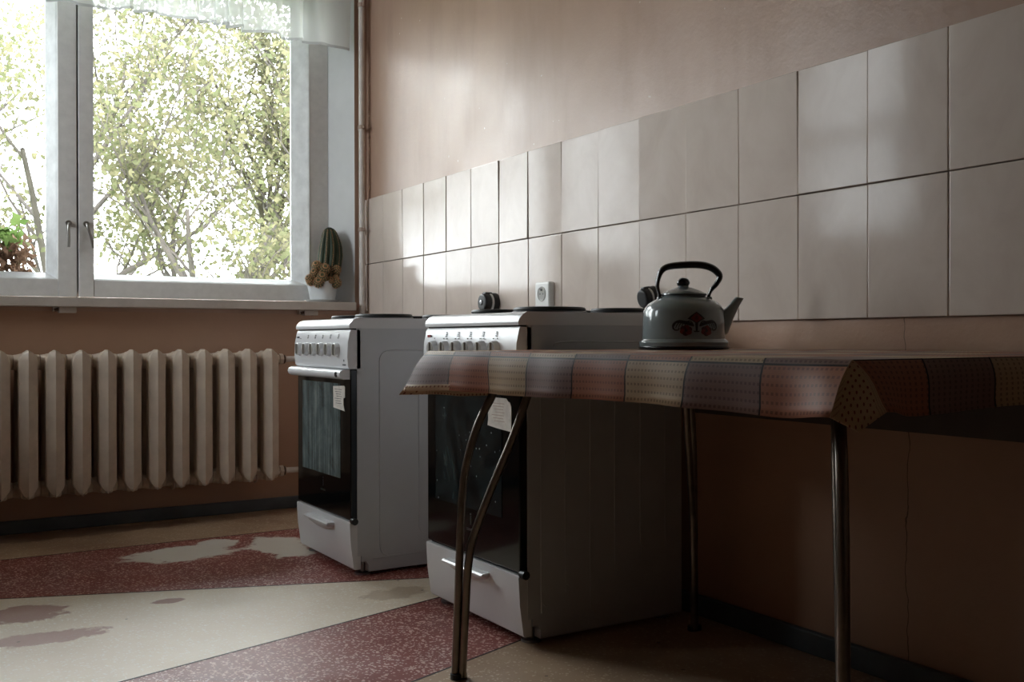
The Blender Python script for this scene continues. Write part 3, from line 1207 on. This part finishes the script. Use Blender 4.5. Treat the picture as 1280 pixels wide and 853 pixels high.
    me.update()
    return me


cl = obj('tablecloth', oilcloth(), [M_CLOTH, M_BACK], None, 38)
sol = cl.modifiers.new('thickness', 'SOLIDIFY')
sol.thickness = .0012
sol.offset = -1
tag(cl, 'brown, beige and terracotta checked oilcloth spread over the dining table', 'tablecloth')

# ------------------------------------------------------------------ kettle
ket = empty('kettle', (-.268, -2.502, TZ + .0042), -YAW)
tag(ket, 'grey enamel kettle with black arched handle and red flower print on the table', 'kettle')
KP = [(.098, 0), (.1055, .003), (.1065, .015), (.104, .0185), (.0985, .023), (.0975, .040), (.0972, .065), (.0955, .088), (.0915, .099), (.083, .108), (.070, .116), (.056, .1215), (.052, .125), (.051, .130)]
obj('kettle_body', lathe(KP, 64), M_KET, ket, 40)
obj('base_band', lathe([(.1062, -.0008), (.1072, .0012), (.1072, .004), (.1062, .006)], 64), M_KBLK, ket, 40)
lid = obj('lid', lathe([(.052, .1275), (.0545, .1285), (.054, .1312), (.040, .1385), (.024, .1445), (.0135, .1475), (.012, .150)], 48), M_KET, ket, 40)
obj('lid_rim', lathe([(.0535, .1268), (.0552, .128), (.0535, .1294)], 48), M_KBLK, ket, 40)
bm = lathe([(.006, .148), (.0135, .151), (.0155, .157), (.0135, .163), (.007, .1665)], 20, c=(-.001, 0, 0))
obj('lid_knob', bm, M_KBLK, lid, 60)
obj('knob_strap', tube(spline([(.008, -.0, .149), (.0135, 0, .157), (.008, 0, .1665), (-.004, 0, .1685), (-.010, 0, .166)], 5), 1, 8, flat=(.007, .0016, (0, 1, 0))), M_KET, lid, 60)
hp = [(-.0575, 0, .112), (-.0585, 0, .130), (-.0625, 0, .150), (-.0600, 0, .170), (-.052, 0, .187), (-.036, 0, .1965), (.0, 0, .2005), (.040, 0, .2005), (.066, 0, .194), (.082, 0, .182), (.0865, 0, .170), (.078, 0, .154), (.066, 0, .140), (.0605, 0, .126), (.061, 0, .112)]
sp = spline(hp, 6)
nsp = len(sp)
wid = [.0038 + .0042 * math.sin(math.pi * min(1, max(0, (i / (nsp - 1) - .12) / .76))) for i in range(nsp)]
bm = bmesh.new()
rings = []
for i, p in enumerate(sp):
    t = (sp[min(i + 1, nsp - 1)] - sp[max(i - 1, 0)]).normalized()
    s_ = Vector((0, 1, 0))
    w_ = t.cross(s_)
    hw_, th_ = .006 + wid[i], wid[i] * 1.1
    rings.append([bm.verts.new(p + s_ * hw_ * math.cos(2 * math.pi * k / 14) + w_ * th_ * math.sin(2 * math.pi * k / 14)) for k in range(14)])
for a, b in zip(rings, rings[1:]):
    for k in range(14):
        bm.faces.new((a[k], a[(k + 1) % 14], b[(k + 1) % 14], b[k]))
bm.faces.new(rings[0][::-1])
bm.faces.new(rings[-1])
obj('handle', bm, M_KBLK, ket, 60)
for x in (-.0575, .061):
    obj('handle_lug', box(x - .006, x + .006, -.011, .011, .104, .124, .003), M_KET, ket, 40)
# spout: oval cone from the right side
bm = bmesh.new()
cs = [((.080, .050), .030, .026), ((.098, .062), .0265, .022), ((.113, .087), .018, .016), ((.126, .109), .0115, .0115), ((.1345, .1215), .0095, .0105)]
rings = []
d0 = Vector((.62, 0, .78))
for (cx, cz), ru, rv in cs:
    side = Vector((0, 1, 0))
    up = Vector((-.55, 0, .84)) if cx > .12 else Vector((-.30, 0, .95))
    if cx > .13:
        up = Vector((-.98, 0, .2))
    rings.append([bm.verts.new(Vector((cx, 0, cz)) + side * rv * math.cos(2 * math.pi * k / 20) + up * ru * math.sin(2 * math.pi * k / 20)) for k in range(20)])
for a, b in zip(rings, rings[1:]):
    for k in range(20):
        bm.faces.new((a[k], a[(k + 1) % 20], b[(k + 1) % 20], b[k]))
spout = obj('spout', bm, M_KET, ket, 60)
# painted flower sprays, thin shapes lying on the curved body
PR, PB, PD = simple('print_red', srgb(104, 28, 26), .3), simple('print_black', srgb(26, 22, 24), .3), simple('print_dark_red', srgb(58, 18, 20), .3)


def body_pt(a, z):
    z_ = max(.0001, z)
    for (r0, z0), (r1, z1) in zip(KP, KP[1:]):
        if z0 <= z_ <= z1:
            rr = r0 + (r1 - r0) * (z_ - z0) / max(1e-6, z1 - z0)
            break
    return rr


def print_poly(bm, pts, mi, lift=.0004):
    vs = []
    for sx, z in pts:
        rr = body_pt(0, z) + lift
        a = -math.pi / 2 + (PX + (sx - PX) * 1.18) / rr
        vs.append(bm.verts.new((rr * math.cos(a), rr * math.sin(a), z)))
    f = bm.faces.new(vs)
    f.material_index = mi


def print_stroke(bm, pts, w, mi):
    sp_ = spline([(p[0], p[1], 0) for p in pts], 6)
    for i in range(len(sp_) - 1):
        a, b = sp_[i], sp_[i + 1]
        t = (b - a)
        n = Vector((-t.y, t.x, 0)).normalized()
        wa = w * (1 - .55 * i / len(sp_))
        wb = w * (1 - .55 * (i + 1) / len(sp_))
        print_poly(bm, [(a - n * wa)[:2], (b - n * wb)[:2], (b + n * wb)[:2], (a + n * wa)[:2]], mi, .0005)


bm = bmesh.new()
PX, PZ = .0135, .052


def flower(cx, cz, r, pet):
    for k in range(pet):
        a = 2 * math.pi * k / pet + .4
        ox, oz = cx + r * .55 * math.cos(a), cz + r * .55 * math.sin(a)
        print_poly(bm, [(ox + r * .55 * math.cos(2 * math.pi * q / 10), oz + r * .55 * math.sin(2 * math.pi * q / 10)) for q in range(10)], 0 if k % 2 else 2, .0004 + .0001 * k)
    print_poly(bm, [(cx + r * .3 * math.cos(2 * math.pi * q / 10), cz + r * .3 * math.sin(2 * math.pi * q / 10)) for q in range(10)], 1, .0013)


print_poly(bm, [(PX, PZ + .034), (PX + .010, PZ + .026), (PX + .018, PZ + .018), (PX + .008, PZ + .013), (PX, PZ + .006), (PX - .008, PZ + .013), (PX - .018, PZ + .018), (PX - .010, PZ + .026)], 1, .0004)
print_poly(bm, [(PX, PZ + .032), (PX + .012, PZ + .019), (PX, PZ + .009), (PX - .012, PZ + .019)], 0, .0007)
print_poly(bm, [(PX, PZ + .026), (PX + .005, PZ + .019), (PX, PZ + .014), (PX - .005, PZ + .019)], 2, .001)
flower(PX - .021, PZ - .009, .0115, 6)
flower(PX + .021, PZ - .010, .0115, 6)
for s in (-1, 1):
    for q in range(5):
        x_ = .012 + q * .006
        print_stroke(bm, [(PX + s * .006, PZ + .001), (PX + s * (x_), PZ + .012 - q * .0006), (PX + s * (x_ + .008), PZ + .010 - q * .002), (PX + s * (x_ + .011), PZ + .002 - q * .002)], .0014, 1)
    print_stroke(bm, [(PX + s * .010, PZ + .006), (PX + s * .034, PZ + .013), (PX + s * .046, PZ + .004), (PX + s * .044, PZ - .007), (PX + s * .036, PZ - .008), (PX + s * .035, PZ - .003)], .0024, 1)
print_poly(bm, [(PX - .007, PZ - .010), (PX + .007, PZ - .010), (PX + .004, PZ - .013), (PX - .004, PZ - .013)], 1)
print_poly(bm, [(PX - .003, PZ + .008), (PX + .003, PZ + .008), (PX + .002, PZ - .010), (PX - .002, PZ - .010)], 1)
obj('flower_print', bm, [PR, PB, PD], ket)

# ------------------------------------------------------------------ sockets on the tiles
sk = empty('wall_socket', (-.0065, -1.53, .872))
tag(sk, 'white double wall socket on the tiles behind the nearer stove', 'socket')
bm = box(-.026, 0, -.044, .044, -.075, .075, .008, 3)
obj('socket_plate', bm, M_WHITEP, sk, 40)
for z in (.034, -.034):
    bm = bmesh.new()
    add_lathe(bm, [(.0255, -.0262), (.0235, -.0285), (.021, -.0265), (.0205, -.0262)], 28, c=(0, 0, z), axis='x', cap0=False, cap1=False)
    obj('socket_rim', bm, M_WHITEP, sk, 60)
    obj('socket_recess', lathe([(.0205, -.0266), (.0205, -.0262)], 28, c=(0, 0, z), axis='x'), M_KNOB, sk)
    bm = bmesh.new()
    for yy in (-.009, .009):
        add_lathe(bm, [(.0028, -.0272), (.0028, -.026)], 10, c=(0, yy, z), axis='x')
    add_box(bm, -.031, -.026, -.0018, .0018, z + .011, z + .017)
    obj('contact_hole', bm, M_BLACK, sk)


def power_plug(loc, rot, label, sc=(1, 1, 1), screw=True):
    root = empty('power_plug', loc)
    root.rotation_euler = rot
    root.scale = sc
    tag(root, label, 'plug', 'round power plugs on the tiled wall')
    obj('socket_base', lathe([(.036, 0), (.036, -.014), (.032, -.024), (.030, -.024)], 28, axis='x'), M_BLACK, root, 40)
    obj('white_ring', lathe([(.0335, -.024), (.0345, -.026), (.0345, -.030), (.0335, -.032)], 28, axis='x'), M_WHITEP, root, 40)
    obj('plug_body', lathe([(.030, -.031), (.033, -.034), (.0335, -.052), (.030, -.058), (.026, -.060)], 28, axis='x'), M_BLACK, root, 40)
    obj('plug_face', lathe([(.026, -.0598), (.024, -.0612)], 28, axis='x'), M_BLACK if not screw else M_HOT, root, 40)
    if screw:
        obj('screw', lathe([(.0085, -.060), (.0085, -.0635), (.005, -.0645)], 16, axis='x'), M_STEEL, root, 40)
    if screw:
        obj('screw_slot', lathe([(.0035, -.0646), (.0035, -.0640)], 10, axis='x'), M_BLACK, root)
    obj('cable_gland', box(-.05, -.02, -.012, .012, .026, .038, .004), M_BLACK, root, 40)
    return root


power_plug((-.0065, -1.185, .888), (0, 0, 0), 'round black power plug with pale centre screw on the tiles, nearer the window')
power_plug((-.010, -2.085, .878), (0, R(-11), 0), 'round black power plug with a white ring, just left of the kettle', (.78, .74, .86), False)

# ------------------------------------------------------------------ cactus on the sill
cac = empty('potted_cactus', (-.205, .04, .9245))
tag(cac, 'tall ribbed cactus with round offsets in a white pot on the window sill', 'cactus')
obj('saucer', lathe([(.045, 0), (.068, .003), (.080, .011), (.078, .012), (.062, .006)], 32, cap1=True), M_POT, cac, 50)
bm = bmesh.new()
n = 48
pr_ = [(.052, .006), (.055, .010), (.064, .060), (.0705, .094), (.0685, .0945), (.064, .085)]
rings = []
for r, h in pr_:
    ring = []
    for k in range(n):
        a = 2 * math.pi * k / n
        sq = 1 + .05 * math.cos(4 * a)
        zz = h + (.0028 * math.cos(12 * a) if h > .09 else 0)
        ring.append(bm.verts.new((r * sq * math.cos(a), r * sq * math.sin(a), zz)))
    rings.append(ring)
for a, b in zip(rings, rings[1:]):
    for k in range(n):
        bm.faces.new((a[k], a[(k + 1) % n], b[(k + 1) % n], b[k]))
bm.faces.new(rings[0][::-1])
obj('pot', bm, M_POT, cac, 50)
obj('soil', lathe([(.064, .084), (.03, .09)], 24), M_SOIL, cac)
# main column: ribs with rows of spines
bm = bmesh.new()
ribs, n, H0 = 11, 66, .086
prof = [(.042, 0), (.052, .03), (.055, .08), (.056, .13), (.052, .17), (.044, .205), (.034, .235), (.022, .254), (.008, .262)]
rings = []
lean = lambda h: (.020 + .02 * math.sin(h * 9), .0)
for r, h in prof:
    ring = []
    for k in range(n):
        a = 2 * math.pi * k / n
        rr = r * (.86 + .16 * abs(math.cos(ribs * a / 2)) ** .7)
        lx, ly = lean(h)
        ring.append(bm.verts.new((lx + rr * math.cos(a), ly + rr * math.sin(a), H0 + h)))
    rings.append(ring)
for a, b in zip(rings, rings[1:]):
    for k in range(n):
        bm.faces.new((a[k], a[(k + 1) % n], b[(k + 1) % n], b[k]))
bm.faces.new(rings[-1])
obj('cactus_column', bm, M_CACT, cac, 60)


def spine_mesh(bm, c, nrm, ln, k=5):
    nrm = nrm.normalized()
    t1 = nrm.orthogonal().normalized()
    t2 = nrm.cross(t1)
    for q in range(k):
        a = 2 * math.pi * q / k + rnd.random()
        d = (nrm * .7 + (t1 * math.cos(a) + t2 * math.sin(a))).normalized() * ln
        s_ = d.cross(nrm).normalized() * .0006
        bm.faces.new((bm.verts.new(c - s_), bm.verts.new(c + s_), bm.verts.new(c + d)))


bm = bmesh.new()
for k in range(ribs):
    a = 2 * math.pi * k / ribs
    for q in range(30):
        h = .01 + .245 * q / 30
        for (r0, h0), (r1, h1) in zip(prof, prof[1:]):
            if h0 <= h <= h1:
                rr = (r0 + (r1 - r0) * (h - h0) / (h1 - h0)) * 1.02
        lx, ly = lean(h)
        spine_mesh(bm, Vector((lx + rr * math.cos(a), ly + rr * math.sin(a), H0 + h)), Vector((math.cos(a), math.sin(a), .15)), .007)
tag(obj('cactus_spines', bm, M_SPINE, cac), kind='stuff')
for (px, py, pz, r) in ((-.045, -.045, .165, .022), (-.012, -.055, .150, .026), (.045, -.055, .148, .021), (-.052, -.040, .130, .021), (-.070, -.028, .105, .021),
                        (-.026, -.060, .112, .026), (-.068, -.03, .082 + .01, .018), (-.040, -.058, .088, .024), (.012, -.062, .098, .017), (.042, -.060, .088, .024), (.04, -.062, .112, .014), (-.01, .055, .11, .024), (.07, .02, .10, .02)):
    bm = bmesh.new()
    m_, nn = 8, 24
    rings = []
    axis = Vector((px * .7, py, .03)).normalized()
    q_ = Vector((0, 0, 1)).rotation_difference(axis)
    for i in range(1, m_):
        th = math.pi * i / m_
        ring = []
        for k in range(nn):
            a = 2 * math.pi * k / nn
            rr = r * (.9 + .1 * abs(math.cos(6 * a))) * math.sin(th)
            v = q_ @ Vector((rr * math.cos(a), rr * math.sin(a), r * math.cos(th)))
            ring.append(bm.verts.new(Vector((px, py, pz)) + v))
        rings.append(ring)
    for a, b in zip(rings, rings[1:]):
        for k in range(nn):
            bm.faces.new((a[k], b[k], b[(k + 1) % nn], a[(k + 1) % nn]))
    bm.faces.new(rings[0])
    bm.faces.new(rings[-1][::-1])
    for f in bm.faces:
        f.material_index = 0
    for k in range(12):
        for i in range(1, 7):
            th = math.pi * i / 8
            a = 2 * math.pi * k / 12
            d = q_ @ Vector((math.sin(th) * math.cos(a), math.sin(th) * math.sin(a), math.cos(th)))
            c0 = Vector((px, py, pz)) + d * r
            t1 = d.orthogonal().normalized()
            t2 = d.cross(t1)
            for q in range(4):
                an = q * 1.57 + k
                e = (d * .8 + t1 * math.cos(an) + t2 * math.sin(an)).normalized() * r * .3
                s_ = e.cross(d).normalized() * .0014
                f = bm.faces.new((bm.verts.new(c0 - s_), bm.verts.new(c0 + s_), bm.verts.new(c0 + e)))
                f.material_index = 1
    obj('cactus_offset', bm, [M_PUP, M_SPINE], cac)

# ------------------------------------------------------------------ outside: ground, ledge, planter, trees
GZ = -1.2
struct('ground', box(-14, 16, .8, 26, GZ - .2, GZ), M_GRASS)
ledge = struct('trim_2', box(-2.4, -.1, .24, .50, .86, .905, .004), M_CONC)
ledge['label'] = 'outer concrete window ledge'


def leaf_cloud(name, pts, dirs, size, mats, parent, rng, droop=.3):
    """flat pointed leaves joined into one countless part"""
    n = len(pts)
    P = np.array(pts, dtype=np.float32)
    a = rng.normal(size=(n, 3)).astype(np.float32)
    a[:, 2] -= droop
    a /= np.linalg.norm(a, axis=1, keepdims=True)
    b = np.cross(a, rng.normal(size=(n, 3)))
    b /= np.linalg.norm(b, axis=1, keepdims=True)
    s = (size * rng.uniform(.6, 1.3, size=(n, 1))).astype(np.float32)
    c = np.cross(a, b) * .18
    v = np.stack([P, P + (a * .5 + b * .33 + c) * s, P + a * s, P + (a * .5 - b * .33 + c) * s], 1).reshape(-1, 3)
    me = bpy.data.meshes.new(name)
    me.vertices.add(4 * n)
    me.vertices.foreach_set('co', v.astype(np.float32).ravel())
    me.loops.add(4 * n)
    me.loops.foreach_set('vertex_index', np.arange(4 * n, dtype=np.int32))
    me.polygons.add(n)
    me.polygons.foreach_set('loop_start', np.arange(0, 4 * n, 4, dtype=np.int32))
    me.update(calc_edges=True)
    me.validate()
    o = obj(name, me, mats, parent)
    if len(mats) > 1:
        me.polygons.foreach_set('material_index', rng.integers(0, len(mats), n).astype(np.int32))
    o['kind'] = 'stuff'
    return o


def tree(x, y, h, seed, label, leaf_n, lean=(0, 0), spread=1.0, leaf=.07, mats=(None,), trunk_r=.08, levels=4):
    rng = np.random.default_rng(seed)
    rn = random.Random(seed)
    root = empty('tree', (x, y, GZ))
    tag(root, label, 'tree', 'trees outside the window')
    bm = bmesh.new()
    tips = []

    def grow(p, d, ln, r, lev):
        pts, rr = [p], [r]
        seg = 5
        q = p.copy()
        dd = d.copy()
        for i in range(seg):
            dd = (dd + Vector((rn.gauss(0, .13), rn.gauss(0, .13), rn.gauss(.03, .08)))).normalized()
            q = q + dd * ln / seg
            pts.append(q.copy())
            rr.append(r * (1 - .55 * (i + 1) / seg))
            if lev >= 2:
                tips.append((q.copy(), lev))
        add_tube(bm, pts, rr, 6 if lev < 2 else 4, caps=False)
        if lev < levels:
            nb = {0: 6, 1: 5, 2: 4, 3: 3}.get(lev, 2)
            for k in range(nb):
                t = rn.uniform(.3 if lev else .35, 1)
                i = min(seg - 1, int(t * seg))
                base = pts[i].lerp(pts[i + 1], t * seg - i)
                az = rn.uniform(0, 2 * math.pi)
                up = rn.uniform(.15, .9)
                nd = Vector((math.cos(az), math.sin(az), up)).normalized()
                nd = (nd * .8 * spread + dd * .6).normalized()
                grow(base, nd, ln * rn.uniform(.45, .7), rr[i] * .6, lev + 1)
    grow(Vector((0, 0, 0)), Vector((lean[0], lean[1], 1)).normalized(), h * .62, trunk_r, 0)
    obj('branches', bm, M_BARK, root, 80)
    idx = rng.integers(0, len(tips), leaf_n)
    base = np.array([tips[i][0][:] for i in idx])
    pts = base + rng.normal(size=(leaf_n, 3)) * .13
    leaf_cloud('foliage', pts, None, leaf, list(mats), root, rng)
    return root


TREES = [
    (0.9, 6.0, 5.6, 3, 'pale green tree with forked dark trunk, seen through the middle of the right pane', 7000, (-.05, 0), 1.1, .075, (M_LEAF1, M_LEAF2), .10),
    (-0.5, 7.6, 6.0, 11, 'leafy tree leaning right, behind the left edge of the right pane', 6500, (.3, 0), 1.1, .08, (M_LEAF1, M_LEAF2), .115),
    (3.4, 7.2, 5.8, 21, 'leafy tree seen through the right edge of the right pane', 5500, (.02, 0), 1.1, .08, (M_LEAF2, M_LEAF1), .115),
    (2.0, 9.6, 6.8, 57, 'tall hazy tree farthest behind the right pane', 7500, (.0, 0), 1.2, .09, (M_LEAF2, M_LEAF1), .12),
    (5.0, 10.5, 6.0, 61, 'dense low tree at the far right behind the window', 5500, (-.1, 0), 1.2, .09, (M_LEAF2, M_LEAF1), .12),
    (-2.0, 6.4, 6.0, 33, 'sparse tree with slanting bare trunk, seen through the left pane', 4200, (.22, 0), 1.1, .075, (M_LEAF1, M_LEAF2), .10),
    (-2.6, 10.5, 6.8, 45, 'thin tree far behind the left pane', 5000, (.1, 0), 1.1, .085, (M_LEAF1, M_LEAF2), .12),
]
for t_ in TREES:
    x, y, h, sd, lb, ln, le, spd, lf, ms, tr = t_
    tree(x, y, h, sd, lb, ln, le, spd, lf, ms, tr)

# planter on the outer ledge with fresh and withered leaves
pl = empty('window_box', (-1.72, .40, .905))
tag(pl, 'window box of fresh green and withered brown leaves outside the left pane', 'planter')
bm = bmesh.new()
add_prism(bm, [(-.07, 0), (.07, 0), (.085, .10), (-.085, .10)], 'x', -.30, .345)
obj('trough', bm, M_CLIP, pl)
rng = np.random.default_rng(5)
n = 1300
pts = np.stack([rng.uniform(-.30, .34, n), rng.normal(0, .045, n), rng.uniform(.09, .27, n)], 1)
leaf_cloud('withered_leaves', pts, None, .038, [M_DRY], pl, rng, .9)
n = 260
pts = np.stack([rng.uniform(-.30, .30, n), rng.normal(0, .04, n), .25 + rng.random(n) ** 1.3 * .10], 1)
leaf_cloud('green_leaves', pts, None, .055, [M_LEAF3], pl, rng, -.1)
bm = bmesh.new()
for k in range(16):
    x = -.28 + .6 * k / 15
    add_tube(bm, spline([(x, 0, .08), (x + rnd.uniform(-.03, .03), rnd.uniform(-.02, .02), .16), (x + rnd.uniform(-.05, .05), rnd.uniform(-.03, .03), .25)], 3), .003, 5)
obj('stems', bm, M_DRY, pl)
